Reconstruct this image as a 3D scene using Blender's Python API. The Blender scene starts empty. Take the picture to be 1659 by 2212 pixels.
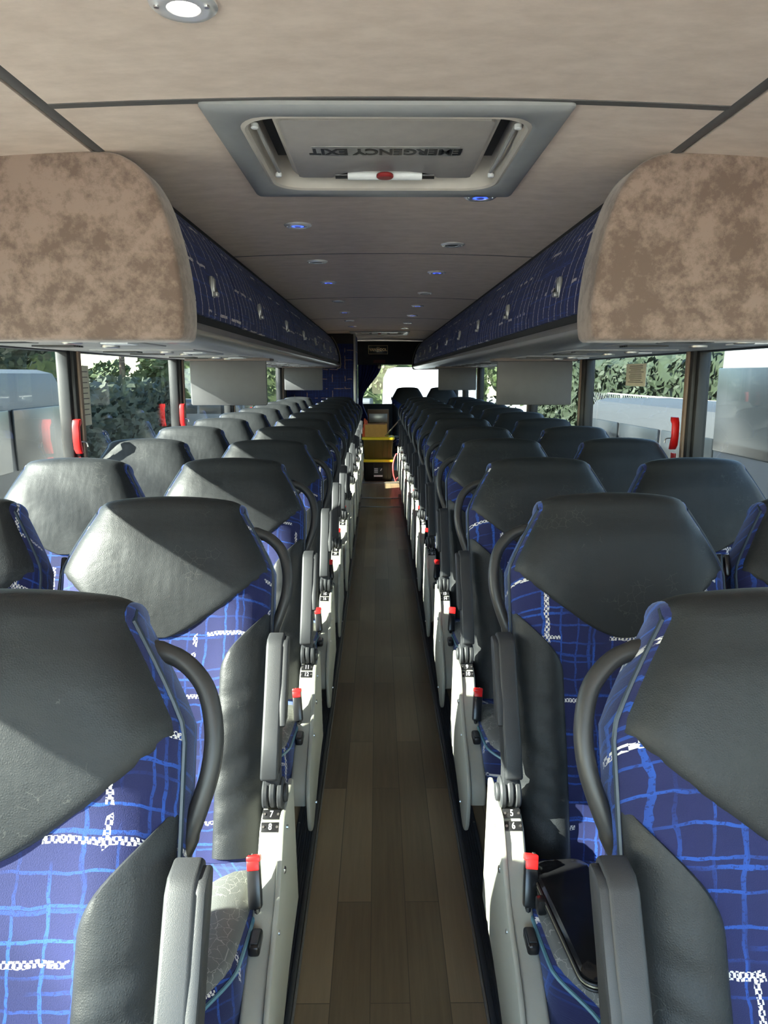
import bpy, bmesh, math, random
from mathutils import Vector, Matrix
random.seed(7)
PI = math.pi
sc = bpy.context.scene
COL = sc.collection

# ------------------------------------------------------------------ camera, sky, sun, exposure
F_PX = 1600.0
PITCH = math.atan((1106 - 810) / F_PX)
YAW = math.atan((829.5 - 817) / F_PX)
CZ = 1.45
cd = bpy.data.cameras.new('camera'); cam = bpy.data.objects.new('camera', cd); COL.objects.link(cam)
cam.location = (0, 0, CZ); cam.rotation_euler = (PI / 2 - PITCH, 0, -YAW)
cd.sensor_fit = 'VERTICAL'; cd.sensor_height = 36; cd.lens = F_PX * 36 / 2212
cd.clip_start = 0.03; cd.clip_end = 500
sc.camera = cam

SUN_DIR = Vector((1.0, 0.30, -0.56)).normalized()       # the way the light travels
world = bpy.data.worlds.new('world'); sc.world = world; world.use_nodes = True
wn = world.node_tree; bg = wn.nodes['Background']
sky = wn.nodes.new('ShaderNodeTexSky'); sky.sky_type = 'NISHITA'; sky.sun_disc = False
sky.sun_elevation = math.asin(-SUN_DIR.z); sky.sun_rotation = math.atan2(-SUN_DIR.x, -SUN_DIR.y)
sky.air_density = 1.0; sky.dust_density = .6; sky.ozone_density = 2.0
tn = wn.nodes.new('ShaderNodeMix'); tn.data_type = 'RGBA'; tn.blend_type = 'MULTIPLY'; tn.inputs[0].default_value = 1
tn.inputs[7].default_value = (1.0, .97, .92, 1); wn.links.new(sky.outputs[0], tn.inputs[6])
wn.links.new(tn.outputs[2], bg.inputs[0]); bg.inputs[1].default_value = 1.2
sd = bpy.data.lights.new('sun', 'SUN'); sun = bpy.data.objects.new('sun', sd); COL.objects.link(sun)
sun.rotation_euler = SUN_DIR.to_track_quat('-Z', 'Y').to_euler(); sd.energy = 62; sd.angle = 0.009; sd.color = (1, .95, .86)
sc.view_settings.view_transform = 'Standard'; sc.view_settings.look = 'None'
sc.view_settings.exposure = 1.05; sc.view_settings.gamma = 1.0; sc.view_settings.use_curve_mapping = False

# ------------------------------------------------------------------ node helper and materials
class NT:
    def __init__(s, name):
        s.mat = bpy.data.materials.new(name); s.mat.use_nodes = True
        s.t = s.mat.node_tree; s.b = s.t.nodes['Principled BSDF']; s.out = s.t.nodes['Material Output']
    def put(s, sock, v):
        if isinstance(v, bpy.types.NodeSocket): s.t.links.new(v, sock)
        elif v is not None: sock.default_value = v
    def m(s, op, a, b=None, c=None):
        n = s.t.nodes.new('ShaderNodeMath'); n.operation = op
        for i, v in enumerate((a, b, c)):
            if v is not None: s.put(n.inputs[i], v)
        return n.outputs[0]
    def vm(s, op, a, b=None):
        n = s.t.nodes.new('ShaderNodeVectorMath'); n.operation = op
        s.put(n.inputs[0], a)
        if b is not None: s.put(n.inputs[3 if op == 'SCALE' else 1], b)
        return n.outputs[0]
    def noise(s, vec, scale, detail=3, rough=.55):
        n = s.t.nodes.new('ShaderNodeTexNoise'); s.put(n.inputs['Vector'], vec)
        n.inputs['Scale'].default_value = scale; n.inputs['Detail'].default_value = detail
        n.inputs['Roughness'].default_value = rough
        return n.outputs[0]
    def voro(s, vec, scale, feat='DISTANCE_TO_EDGE'):
        n = s.t.nodes.new('ShaderNodeTexVoronoi'); n.feature = feat; s.put(n.inputs['Vector'], vec)
        n.inputs['Scale'].default_value = scale; return n.outputs[0]
    def ramp(s, f, stops):
        n = s.t.nodes.new('ShaderNodeValToRGB'); s.put(n.inputs[0], f)
        e = n.color_ramp.elements
        while len(e) < len(stops): e.new(.5)
        for k, (p, c) in enumerate(stops):
            e[k].position = p; e[k].color = (c[0], c[1], c[2], 1) if not isinstance(c, (int, float)) else (c, c, c, 1)
        return n.outputs[0]
    def mix(s, f, a, b):
        n = s.t.nodes.new('ShaderNodeMix'); n.data_type = 'RGBA'
        s.put(n.inputs[0], f)
        for i, v in ((6, a), (7, b)): s.put(n.inputs[i], (v[0], v[1], v[2], 1) if isinstance(v, tuple) else v)
        return n.outputs[2]
    def obj(s): return s.t.nodes.new('ShaderNodeTexCoord').outputs['Object']
    def pos(s): return s.t.nodes.new('ShaderNodeNewGeometry').outputs['Position']
    def rnd(s): return s.t.nodes.new('ShaderNodeObjectInfo').outputs['Random']
    def sep(s, v):
        n = s.t.nodes.new('ShaderNodeSeparateXYZ'); s.put(n.inputs[0], v); return n.outputs
    def comb(s, x, y, z):
        n = s.t.nodes.new('ShaderNodeCombineXYZ')
        for i, v in enumerate((x, y, z)): s.put(n.inputs[i], v)
        return n.outputs[0]
    def bump(s, h, st, dist=.002):
        n = s.t.nodes.new('ShaderNodeBump'); s.put(n.inputs['Height'], h)
        n.inputs['Strength'].default_value = st; n.inputs['Distance'].default_value = dist
        s.t.links.new(n.outputs[0], s.b.inputs['Normal'])
    def set(s, col=None, rough=None, metal=None, **k):
        if col is not None: s.put(s.b.inputs['Base Color'], (col[0], col[1], col[2], 1) if isinstance(col, tuple) else col)
        if rough is not None: s.put(s.b.inputs['Roughness'], rough)
        if metal is not None: s.b.inputs['Metallic'].default_value = metal
        for a, v in k.items(): s.put(s.b.inputs[a.replace('_', ' ')], v)
        return s.mat

def plain(name, col, rough=.5, metal=0, bump=0, scale=400, var=.12):
    n = NT(name); v = n.obj(); f = n.noise(v, scale * .05, 3)
    c = n.mix(f, tuple(x * (1 - var) for x in col), tuple(min(1, x * (1 + var)) for x in col))
    if bump: n.bump(n.noise(v, scale, 2), bump, .001)
    return n.set(c, rough, metal)

def fabric_mat(name, kind=0):
    n = NT(name); o = n.sep(n.obj()); r = n.rnd()
    if kind == 0:
        u = n.m('ADD', n.m('ADD', o[0], n.m('MULTIPLY', o[1], .6)), n.m('MULTIPLY', r, 3.7))
        v = n.m('ADD', n.m('ADD', o[2], n.m('MULTIPLY', o[1], .5)), n.m('MULTIPLY', r, 5.3))
    elif kind == 1:            # luggage doors: long axis y
        u = n.m('ADD', o[1], n.m('MULTIPLY', r, 3.7)); v = n.m('ADD', n.m('MULTIPLY', o[2], .9), n.m('MULTIPLY', r, 5.3))
    else:
        u = o[0]; v = o[2]
    P = n.comb(u, v, 0.0)
    w1 = n.m('MULTIPLY', n.m('SUBTRACT', n.noise(P, 22, 2), .5), .016)
    u2 = n.m('ADD', u, w1); v2 = n.m('ADD', v, n.m('MULTIPLY', w1, .8))
    def line(c, per, wid, ph=0.0):
        fr = n.m('FRACT', n.m('ADD', n.m('DIVIDE', c, per), ph))
        d = n.m('ABSOLUTE', n.m('SUBTRACT', fr, .5))
        return n.m('LESS_THAN', d, wid / per / 2)
    rag = n.noise(P, 260, 1)
    ragm = n.m('GREATER_THAN', rag, .40)
    amp = 1.0 if kind == 0 else .45
    def fade(sx, sy, ph, lo, hi):
        f = n.noise(n.comb(n.m('MULTIPLY', u, sx), n.m('MULTIPLY', v, sy), ph), 1.0, 1)
        return n.m('MULTIPLY', n.m('SMOOTH_MIN', n.m('MAXIMUM', n.m('DIVIDE', n.m('SUBTRACT', f, lo), hi - lo), 0.0), 1.0, .05), amp)
    lv = n.m('MULTIPLY', line(u2, .038, .0042), fade(16, 5, 0.0, .36, .6))
    lv2 = n.m('MULTIPLY', line(u2, .097, .0055, .3), fade(12, 7, 4.0, .38, .6))
    lh = n.m('MULTIPLY', line(v2, .036, .0038), fade(5, 18, 8.0, .38, .6))
    lh2 = n.m('MULTIPLY', line(v2, .083, .005, .2), fade(6, 12, 3.0, .40, .6))
    blue = n.m('MULTIPLY', n.m('MAXIMUM', n.m('MAXIMUM', lv, lv2), n.m('MAXIMUM', lh, lh2)), n.m('ADD', n.m('MULTIPLY', ragm, .6), .4))
    blue = n.m('MINIMUM', blue, 1.0)
    ck = n.t.nodes.new('ShaderNodeTexChecker'); ck.inputs['Scale'].default_value = 260
    n.put(ck.inputs['Vector'], n.comb(u, n.m('MULTIPLY', v, .7), .001))
    ck2 = n.m('MAXIMUM', ck.outputs[1], n.m('GREATER_THAN', n.noise(P, 340, 0), .60))
    th = .50 if kind == 0 else .52
    wv = n.m('MULTIPLY', line(u2, .173 if kind != 1 else .085, .009 if kind != 1 else .0055, .1), n.m('GREATER_THAN', n.noise(n.comb(n.m('MULTIPLY', u, 6), n.m('MULTIPLY', v, 9), 1.0), 1, 1), th - .12 * (kind == 1)))
    wh = n.m('MULTIPLY', line(v2, .128, .0085, .6), n.m('GREATER_THAN', n.noise(n.comb(n.m('MULTIPLY', u, 9), n.m('MULTIPLY', v, 6), 6.0), 1, 1), th + .02))
    white = n.m('MULTIPLY', n.m('MAXIMUM', wv, wh), ck2)
    base = n.mix(n.noise(P, 9, 3), (.003, .005, .042), (.005, .009, .085)) if kind != 2 else n.mix(.5, (.005, .007, .05), (.006, .01, .08))
    c = n.mix(blue, base, (.009, .058, .30) if kind == 0 else (.016, .07, .32))
    wcol = (.62, .60, .58) if kind == 0 else (.75, .66, .60) if kind == 1 else (.45, .28, .16)
    c = n.mix(white, c, wcol)
    n.bump(n.noise(P, 700, 2), .35, .0015)
    return n.set(c, .85, Sheen_Weight=.55 if kind == 0 else .05, Sheen_Roughness=.4, Sheen_Tint=(.45, .6, 1, 1))

def leather_mat(name, col, wr=.5, spec=.4, ck=.10):
    n = NT(name); v = n.vm('ADD', n.obj(), n.vm('SCALE', n.comb(1.0, 1.0, 1.0), n.m('MULTIPLY', n.rnd(), 7)))
    grain = n.voro(v, 330); big = n.noise(n.vm('MULTIPLY', v, (7.0, 7.0, 11.0)), 1.3, 3, .6)
    big2 = n.noise(n.vm('MULTIPLY', v, (16.0, 9.0, 5.0)), 1.4, 2, .5)
    cr = n.voro(n.vm('ADD', v, n.vm('SCALE', n.comb(n.noise(v, 30), n.noise(v, 34), 0.0), .03)), 55)
    crack = n.m('MULTIPLY', n.m('LESS_THAN', cr, .02), n.m('GREATER_THAN', n.noise(v, 9), .62 if ck < .2 else .42))
    h = n.m('ADD', n.m('MULTIPLY', grain, .22), n.m('ADD', n.m('MULTIPLY', big, 2.6 * wr), n.m('MULTIPLY', big2, 2.2 * wr)))
    n.bump(h, .45, .004)
    c = n.mix(n.noise(v, 11, 4), tuple(x * .82 for x in col), tuple(x * 1.15 for x in col))
    c = n.mix(n.m('MULTIPLY', crack, ck), c, (.25, .25, .23) if ck < .2 else (.42, .42, .38))
    return n.set(c, n.m('ADD', n.m('MULTIPLY', n.noise(v, 14), .16), .42), Specular_IOR_Level=spec)

def suede_mat():
    n = NT('suede'); p = n.pos()
    f = n.m('ADD', n.noise(p, 17, 9, .76), n.m('MULTIPLY', n.m('SUBTRACT', n.noise(p, 4, 2), .5), .35))
    c = n.mix(n.ramp(f, [(.42, 0), (.58, 1)]), (.150, .103, .080), (.275, .200, .160))
    return n.set(c, .95, Sheen_Weight=.3)
def ceiling_mat():
    n = NT('ceiling_cloth'); p = n.pos()
    f = n.noise(n.vm('MULTIPLY', p, (5.0, 9.0, 5.0)), 2.0, 7, .65)
    c = n.mix(n.ramp(f, [(.35, 0), (.65, 1)]), (.58, .465, .39), (.68, .555, .47))
    n.bump(n.noise(p, 500, 2), .1, .001)
    return n.set(c, .93)
def wood_mat():
    n = NT('vinyl_planks'); p = n.sep(n.pos())
    b = n.t.nodes.new('ShaderNodeTexBrick')
    n.put(b.inputs['Vector'], n.comb(p[1], n.m('ADD', p[0], .021), 0.0))
    for k, v in (('Scale', 1), ('Brick Width', .92), ('Row Height', .094), ('Mortar Size', .0012), ('Mortar Smooth', .1), ('Bias', 0)): b.inputs[k].default_value = v
    b.offset = .37
    b.inputs['Color1'].default_value = (0, 0, 0, 1); b.inputs['Color2'].default_value = (1, 1, 1, 1); b.inputs['Mortar'].default_value = (.3, .3, .3, 1)
    g = n.noise(n.comb(n.m('MULTIPLY', p[0], 60), n.m('MULTIPLY', p[1], 3.0), n.m('MULTIPLY', b.outputs[0], 9)), 1.4, 4, .6)
    c = n.mix(n.m('ADD', n.m('MULTIPLY', b.outputs[0], .55), n.m('MULTIPLY', g, .45)), (.085, .060, .032), (.29, .215, .125))
    c = n.mix(n.m('MULTIPLY', b.outputs[1], .6), c, (.02, .016, .01))
    n.bump(g, .15, .001)
    return n.set(c, .36)
def glass_mat(name, tint, refl=1.0):
    n = NT(name); t = n.t
    tr = t.nodes.new('ShaderNodeBsdfTransparent'); tr.inputs[0].default_value = (*tint, 1)
    gl = t.nodes.new('ShaderNodeBsdfGlossy'); gl.inputs['Roughness'].default_value = .015; gl.inputs[0].default_value = (refl, refl, refl, 1)
    lw = t.nodes.new('ShaderNodeLayerWeight'); lw.inputs[0].default_value = .5
    frs = n.m('ADD', n.m('MULTIPLY', n.m('POWER', lw.outputs[1], 5.0), .5), .03)
    # dusty film so that the pane catches a little light
    df = t.nodes.new('ShaderNodeBsdfDiffuse'); df.inputs[0].default_value = (.5, .5, .5, 1)
    mx = t.nodes.new('ShaderNodeMixShader'); mx.inputs[0].default_value = .003
    t.links.new(tr.outputs[0], mx.inputs[1]); t.links.new(df.outputs[0], mx.inputs[2])
    m2 = t.nodes.new('ShaderNodeMixShader'); t.links.new(frs, m2.inputs[0])
    t.links.new(mx.outputs[0], m2.inputs[1]); t.links.new(gl.outputs[0], m2.inputs[2])
    t.links.new(m2.outputs[0], n.out.inputs[0]); return n.mat
def emit_mat(name, col, st):
    n = NT(name); return n.set(col, .3, Emission_Color=(*col, 1), Emission_Strength=st)

M = {}
M['fabric'] = fabric_mat('plaid_velvet'); M['door_fabric'] = fabric_mat('plaid_moquette', 1); M['wall_fabric'] = fabric_mat('plaid_wall_cloth', 2)
M['leather'] = leather_mat('black_leather', (.0155, .0175, .0195), .5, .32); M['cushion_leather'] = leather_mat('grey_leather', (.12, .125, .118), .3, .5, .5)
M['piping'] = plain('blue_piping', (.018, .030, .045), .35)
M['suede'] = suede_mat(); M['ceiling'] = ceiling_mat(); M['wood'] = wood_mat()
M['strip'] = plain('dark_seam', (.085, .08, .078), .7)
M['shell'] = plain('grey_green_plastic', (.37, .37, .31), .5, 0, .25, 900, .04)
M['arm'] = plain('charcoal_plastic', (.032, .034, .037), .5, 0, .3, 900, .05)
M['tube'] = plain('black_rubber', (.028, .028, .028), .42)
M['black'] = plain('black_plastic', (.012, .012, .013), .28)
M['matte_black'] = plain('matte_black', (.015, .015, .017), .8)
M['frame'] = plain('window_frame_black', (.008, .008, .009), .5)
M['frame_tan'] = plain('window_frame_tan', (.20, .14, .10), .6)
M['red'] = plain('red_plastic', (.72, .012, .012), .35)
M['steel'] = plain('steel', (.55, .55, .55), .28, 1)
M['alu'] = plain('brushed_aluminium', (.42, .42, .41), .32, .85)
M['chrome'] = plain('satin_chrome', (.75, .75, .75), .25, .5); M['rail'] = plain('anodised_rail', (.28, .28, .27), .30, .6); M['silver'] = plain('silver_paint', (.24, .24, .245), .3, .3)
M['panel'] = plain('grey_panel', (.33, .325, .31), .55)
M['hatch_grey'] = plain('hatch_grey', (.27, .275, .275), .45, 0, .1)
M['hatch_beige'] = plain('hatch_beige', (.50, .455, .40), .5)
M['lid'] = plain('hatch_lid', (.34, .31, .285), .5)
M['monitor'] = plain('monitor_grey', (.098, .098, .104), .5)
M['ribber'] = plain('ribbed_rubber', (.022, .025, .029), .45)
M['white'] = plain('white_paint', (.75, .76, .76), .4)
M['paper'] = plain('paper', (.62, .60, .48), .8)
M['gold'] = plain('gold_print', (.95, .66, .33), .5)
M['glass'] = glass_mat('tinted_glass', (.56, .59, .575)); M['clear'] = glass_mat('clear_glass', (.95, .97, .96))
M['led'] = emit_mat('blue_led', (.04, .10, 1.0), 1.3); M['lamp'] = emit_mat('white_lamp', (1, .98, .92), 2.0)
M['curtain'] = plain('blue_curtain', (.008, .013, .10), .9)
M['yellow'] = plain('yellow_lid', (.85, .64, .02), .5)
M['belt'] = plain('belt_webbing', (.03, .012, .010), .8, 0, .5, 700)

# ------------------------------------------------------------------ mesh helpers
def link(name, bm, mat, parent=None, loc=None, flat=False):
    if not isinstance(bm, bpy.types.Mesh):
        bmesh.ops.recalc_face_normals(bm, faces=bm.faces)
        for f in bm.faces: f.smooth = not flat
        for e in bm.edges:
            if len(e.link_faces) == 2 and e.calc_face_angle(0) > .65: e.smooth = False
        me = bpy.data.meshes.new(name); bm.to_mesh(me); bm.free()
    else: me = bm
    me.materials.clear(); me.materials.append(M[mat] if isinstance(mat, str) else mat)
    o = bpy.data.objects.new(name, me); COL.objects.link(o)
    if parent: o.parent = parent
    if loc: o.location = loc
    return o
def empty(name, loc=(0, 0, 0), rz=0):
    o = bpy.data.objects.new(name, None); COL.objects.link(o); o.location = loc; o.rotation_euler.z = rz
    o.empty_display_size = .1; return o
def tag(o, label=None, cat=None, group=None, kind=None):
    for k, v in (('label', label), ('category', cat), ('group', group), ('kind', kind)):
        if v: o[k] = v
    return o
def struct(name, bm, mat, label=None):
    o = link(name, bm, mat); o['kind'] = 'structure'
    if label: o['label'] = label; o['category'] = name.split('_')[0]
    return o
def copy_tree(o, parent=None):
    c = o.copy(); COL.objects.link(c); c.parent = parent
    for ch in list(o.children): copy_tree(ch, c)
    return c
def B(): return bmesh.new()
def box(bm, c, s, bev=0, seg=2):
    r = bmesh.ops.create_cube(bm, size=1, matrix=Matrix.Translation(c) @ Matrix.Diagonal((*s, 1)))
    if bev:
        es = list({e for v in r['verts'] for e in v.link_edges})
        bmesh.ops.bevel(bm, geom=es, offset=min(bev, min(s) * .49), segments=seg, affect='EDGES', profile=.5)
    return bm
def skin(bm, loops, cap0=True, cap1=True, ring=True):
    vs = [[bm.verts.new(p) for p in L] for L in loops]
    n = len(vs[0])
    for a, b in zip(vs, vs[1:]):
        for i in range(n if ring else n - 1):
            j = (i + 1) % n
            try: bm.faces.new((a[i], a[j], b[j], b[i]))
            except ValueError: pass
    if cap0: bm.faces.new(vs[0][::-1])
    if cap1: bm.faces.new(vs[-1])
    return bm
def prism(bm, pts, axis, a, b, bev=0, seg=2):
    """pts: 2D outline; axis 'x' -> (y,z), 'y' -> (x,z), 'z' -> (x,y)"""
    def mk(p, t): return (t, p[0], p[1]) if axis == 'x' else ((p[0], t, p[1]) if axis == 'y' else (p[0], p[1], t))
    n0 = len(bm.edges)
    skin(bm, [[mk(p, a) for p in pts], [mk(p, b) for p in pts]])
    if bev:
        bm.edges.ensure_lookup_table(); bm.normal_update()
        es = [e for e in list(bm.edges)[n0:] if len(e.link_faces) == 2 and e.calc_face_angle(0) > .9]
        bmesh.ops.bevel(bm, geom=es, offset=bev, segments=seg, affect='EDGES', profile=.5)
    return bm
def tube(bm, pts, r, seg=10, caps=True, flat=1.0):
    pts = [Vector(p) for p in pts]; loops = []; up = None
    for i, p in enumerate(pts):
        d = (pts[min(i + 1, len(pts) - 1)] - pts[max(i - 1, 0)]).normalized()
        if up is None:
            up = Vector((0, 0, 1)) if abs(d.z) < .9 else Vector((0, 1, 0))
        s = d.cross(up).normalized(); up = s.cross(d).normalized()
        rr = r[i] if isinstance(r, (list, tuple)) else r
        loops.append([p + s * (rr * math.cos(a)) + up * (rr * flat * math.sin(a)) for a in [2 * PI * k / seg for k in range(seg)]])
    return skin(bm, loops, caps, caps)
def smooth_path(pts, n=6):
    pts = [Vector(p) for p in pts]; out = []
    for i in range(len(pts) - 1):
        p0 = pts[max(i - 1, 0)]; p1 = pts[i]; p2 = pts[i + 1]; p3 = pts[min(i + 2, len(pts) - 1)]
        for k in range(n):
            t = k / n
            out.append(.5 * ((2 * p1) + (p2 - p0) * t + (2 * p0 - 5 * p1 + 4 * p2 - p3) * t * t + (3 * p1 - p0 - 3 * p2 + p3) * t ** 3))
    out.append(pts[-1]); return out
def cyl(bm, c, r, h, axis='z', seg=24, r2=None, bev=0):
    r2 = r if r2 is None else r2; L = []
    ts = [(-h / 2, r), (h / 2, r2)] if not bev else [(-h / 2, r - bev), (-h / 2 + bev, r), (h / 2 - bev, r2), (h / 2, r2 - bev)]
    for t, rr in ts:
        ring = []
        for k in range(seg):
            a = 2 * PI * k / seg; u, v = rr * math.cos(a), rr * math.sin(a)
            ring.append({'z': (c[0] + u, c[1] + v, c[2] + t), 'x': (c[0] + t, c[1] + u, c[2] + v), 'y': (c[0] + u, c[1] + t, c[2] + v)}[axis])
        L.append(ring)
    return skin(bm, L)
def rrect(cx, cy, hx, hy, r, n=8):
    out = []
    for sx, sy, a0 in ((1, 1, 0), (-1, 1, PI / 2), (-1, -1, PI), (1, -1, 1.5 * PI)):
        for k in range(n):
            a = a0 + PI / 2 * k / (n - 1); out.append((cx + sx * (hx - r) + r * math.cos(a), cy + sy * (hy - r) + r * math.sin(a)))
    return out
def text_mesh(body, size, mat, name, parent, loc, rot, bold=.0, sx=1.0, depth=.0006):
    c = bpy.data.curves.new(name, 'FONT'); c.body = body; c.size = size; c.extrude = depth; c.align_x = 'CENTER'; c.align_y = 'CENTER'; c.offset = bold
    c.resolution_u = 3
    t = bpy.data.objects.new(name, c); COL.objects.link(t); bpy.context.view_layer.update()
    me = bpy.data.meshes.new_from_object(t.evaluated_get(bpy.context.evaluated_depsgraph_get()))
    bpy.data.objects.remove(t); bpy.data.curves.remove(c)
    me.materials.clear(); me.materials.append(M[mat])
    o = bpy.data.objects.new(name, me); COL.objects.link(o); o.parent = parent; o.location = loc; o.rotation_euler = rot; o.scale = (sx, 1, 1)
    return o
def sstep(a, b, x):
    t = max(0, min(1, (x - a) / (b - a))); return t * t * (3 - 2 * t)

BX = .026           # centre line of the coach
WALL = 1.29         # half width
CEIL = 2.01

# ------------------------------------------------------------------ shell of the coach
Y0, Y1 = -1.9, 12.9
def cz(x): return CEIL - .016 * (x / .7) ** 2        # gently arched
bm = B(); box(bm, (BX, (Y0 + Y1) / 2, -.03), (2 * WALL + .1, Y1 - Y0, .06)); struct('floor', bm, 'wood')
def ceil_sheet(x0, x1, y0, y1, n=10, z=0):
    b = B(); L = []
    for i in range(n + 1):
        x = x0 + (x1 - x0) * i / n
        L.append([(BX + x, y0, cz(x) + z), (BX + x, y1, cz(x) + z), (BX + x, y1, cz(x) + z + .03), (BX + x, y0, cz(x) + z + .03)])
    return skin(b, L)
seams = [1.655, 3.63, 5.62, 7.6, 9.57]
HY = [1.655 + .3925, (9.5 + .102) / math.cos(PITCH) + .40]       # hatch centres
def ceil_holes(x0, x1, y0, y1, z, mat):
    ys = [y0]; 
    for h in HY:
        a, c = h - .325, h + .325
        if y0 < c and y1 > a:
            a, c = max(a, y0), min(c, y1)
            if a - ys[-1] > .001: struct('ceiling', ceil_sheet(x0, x1, ys[-1], a, 20, z), mat)
            struct('ceiling', ceil_sheet(x0, -.335, a, c, 8, z), mat); struct('ceiling', ceil_sheet(.325, x1, a, c, 8, z), mat)
            ys.append(c)
    if y1 - ys[-1] > .001: struct('ceiling', ceil_sheet(x0, x1, ys[-1], y1, 20, z), mat)
ceil_holes(-WALL - .03, WALL + .03, Y0, Y1, .012, 'strip')
edges = [Y0] + seams + [Y1]
for k in range(len(edges) - 1): ceil_holes(-.70, .70, edges[k], edges[k + 1], 0, 'ceiling')
for k, yy in enumerate(seams):
    w = .012 if k == 0 else .0045
    b = B(); L = []
    for i in range(21):
        x = -.70 + 1.4 * i / 20; L.append([(BX + x, yy - w, cz(x) - .002), (BX + x, yy + w, cz(x) - .002), (BX + x, yy + w, cz(x) + .004), (BX + x, yy - w, cz(x) + .004)])
    skin(b, L); struct('trim_%d' % (40 + k), b, 'strip')
for s in (-1, 1):
    struct('ceiling', ceil_sheet(.735 * s, (WALL + .03) * s, Y0, 2.05), 'ceiling')
# side walls: lower panel, header, pillars, glazing
ZB, ZT = .74, 1.565
pil = [-1.9, .62, 3.14, 4.80, 6.46, 8.12, 9.78, 11.44, 12.9]
wn_ = 0
for s, side in ((-1, 'left'), (1, 'right')):
    X = BX + s * WALL
    b = B(); box(b, (X + s * .03, (Y0 + Y1) / 2, ZB / 2), (.06, Y1 - Y0, ZB))
    box(b, (X - s * .01, (Y0 + Y1) / 2, ZB - .02), (.05, Y1 - Y0, .04), .008)
    struct('wall_' + side, b, 'panel')
    b = B(); box(b, (X + s * .03, (Y0 + Y1) / 2, (ZT + CEIL) / 2 + .01), (.06, Y1 - Y0, CEIL - ZT + .02))
    struct('wall_' + side, b, 'ceiling')
    for i in range(len(pil) - 1):
        y0, y1 = pil[i] + .03, pil[i + 1] - .03; wn_ += 1
        if s < 0 and y0 > 9.7: continue
        b = B(); box(b, (X + s * .035, (y0 + y1) / 2, (ZB + ZT) / 2), (.006, y1 - y0, ZT - ZB))
        w = struct('window_%d' % wn_, b, 'glass')
        b = B()
        for yy in (y0 + .018, y1 - .018): box(b, (X + s * .018, yy, (ZB + ZT) / 2), (.045, .036, ZT - ZB), .006)
        for zz in (ZB + .01, ZT - .012): box(b, (X + s * .018, (y0 + y1) / 2, zz), (.045, y1 - y0, .024), .006)
        link('window_frame', b, 'frame', w)
    for i, y in enumerate(pil):
        if s < 0 and y > 9.9: continue
        b = B(); box(b, (X + s * .02, y, (ZB + ZT) / 2), (.08, .075, ZT - ZB), .012)
        p = struct('trim_%d' % (i + 2 + 10 * (s > 0)), b, 'frame')
        b = B(); box(b, (X - s * .024, y, (ZB + ZT) / 2), (.012, .026, ZT - ZB), .003); link('pillar_cover', b, 'frame_tan', p)
b = B(); box(b, (BX - WALL - .03, 11.36, (ZB + ZT) / 2), (.06, 3.14, ZT - ZB)); struct('wall_left', b, 'panel')
# front: dash wall, windscreen
b = B(); box(b, (BX, Y0 - .03, .38), (2 * WALL, .06, .76)); struct('wall_front', b, 'panel')
b = B(); box(b, (BX, Y0 - .05, 1.36), (2 * WALL, .008, 1.2)); struct('window_30', b, 'clear')
# rear
b = B(); box(b, (BX, Y1 + .03, .48), (2 * WALL, .06, .96)); struct('wall_rear', b, 'matte_black')
b = B(); box(b, (BX, Y1 + .03, 1.82), (2 * WALL, .06, .40)); struct('wall_rear', b, 'matte_black')
b = B(); box(b, (BX, Y1 + .02, 1.29), (2 * WALL, .008, .68)); rw = struct('window_31', b, 'glass')
b = B()
for xx in (-WALL + .1, WALL - .1): box(b, (BX + xx, Y1 + .01, 1.29), (.2, .05, .70), .02)
link('window_frame', b, 'frame', rw)
# header under the rear ceiling carrying the sign
hd = struct('trim_22', box(B(), (BX + .35, 12.3, 1.80), (1.55, .10, .37), .02), 'matte_black')
for sx in (-.18, .42):
    cy_ = B(); cyl(cy_, (sx, 12.24, 1.78), .055, .02, 'y', 24); link('speaker_grille', cy_, 'matte_black', hd)
cy_ = B(); box(cy_, (.02 + .0, 12.245, 1.665), (.19, .012, .05), .003); link('header_label', cy_, plain('maroon', (.10, .03, .03), .6), hd)
sg = tag(empty('brand_sign', (0.0, 12.236, 1.85)), 'small black sign with gold lettering in gold frame on the rear header', 'sign')
link('backing', box(B(), (0, 0, 0), (.325, .01, .145), .003), 'black', sg)
fr = B()
for c, s_ in (((0, -.008, .066), (.31, .004, .005)), ((0, -.008, -.066), (.31, .004, .005)), ((-.153, -.008, 0), (.005, .004, .137)), ((.153, -.008, 0), (.005, .004, .137))): box(fr, c, s_)
link('gold_border', fr, 'gold', sg)
text_mesh('VAN', .06, 'gold', 'lettering', sg, (-.085, -.009, 0), (PI / 2, 0, 0), .0025, .92)
text_mesh('OOL', .06, 'gold', 'lettering', sg, (.083, -.009, 0), (PI / 2, 0, 0), .0025, .92)
text_mesh('H', .105, 'gold', 'lettering', sg, (0, -.009, 0), (PI / 2, 0, 0), .003, .50)
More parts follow.
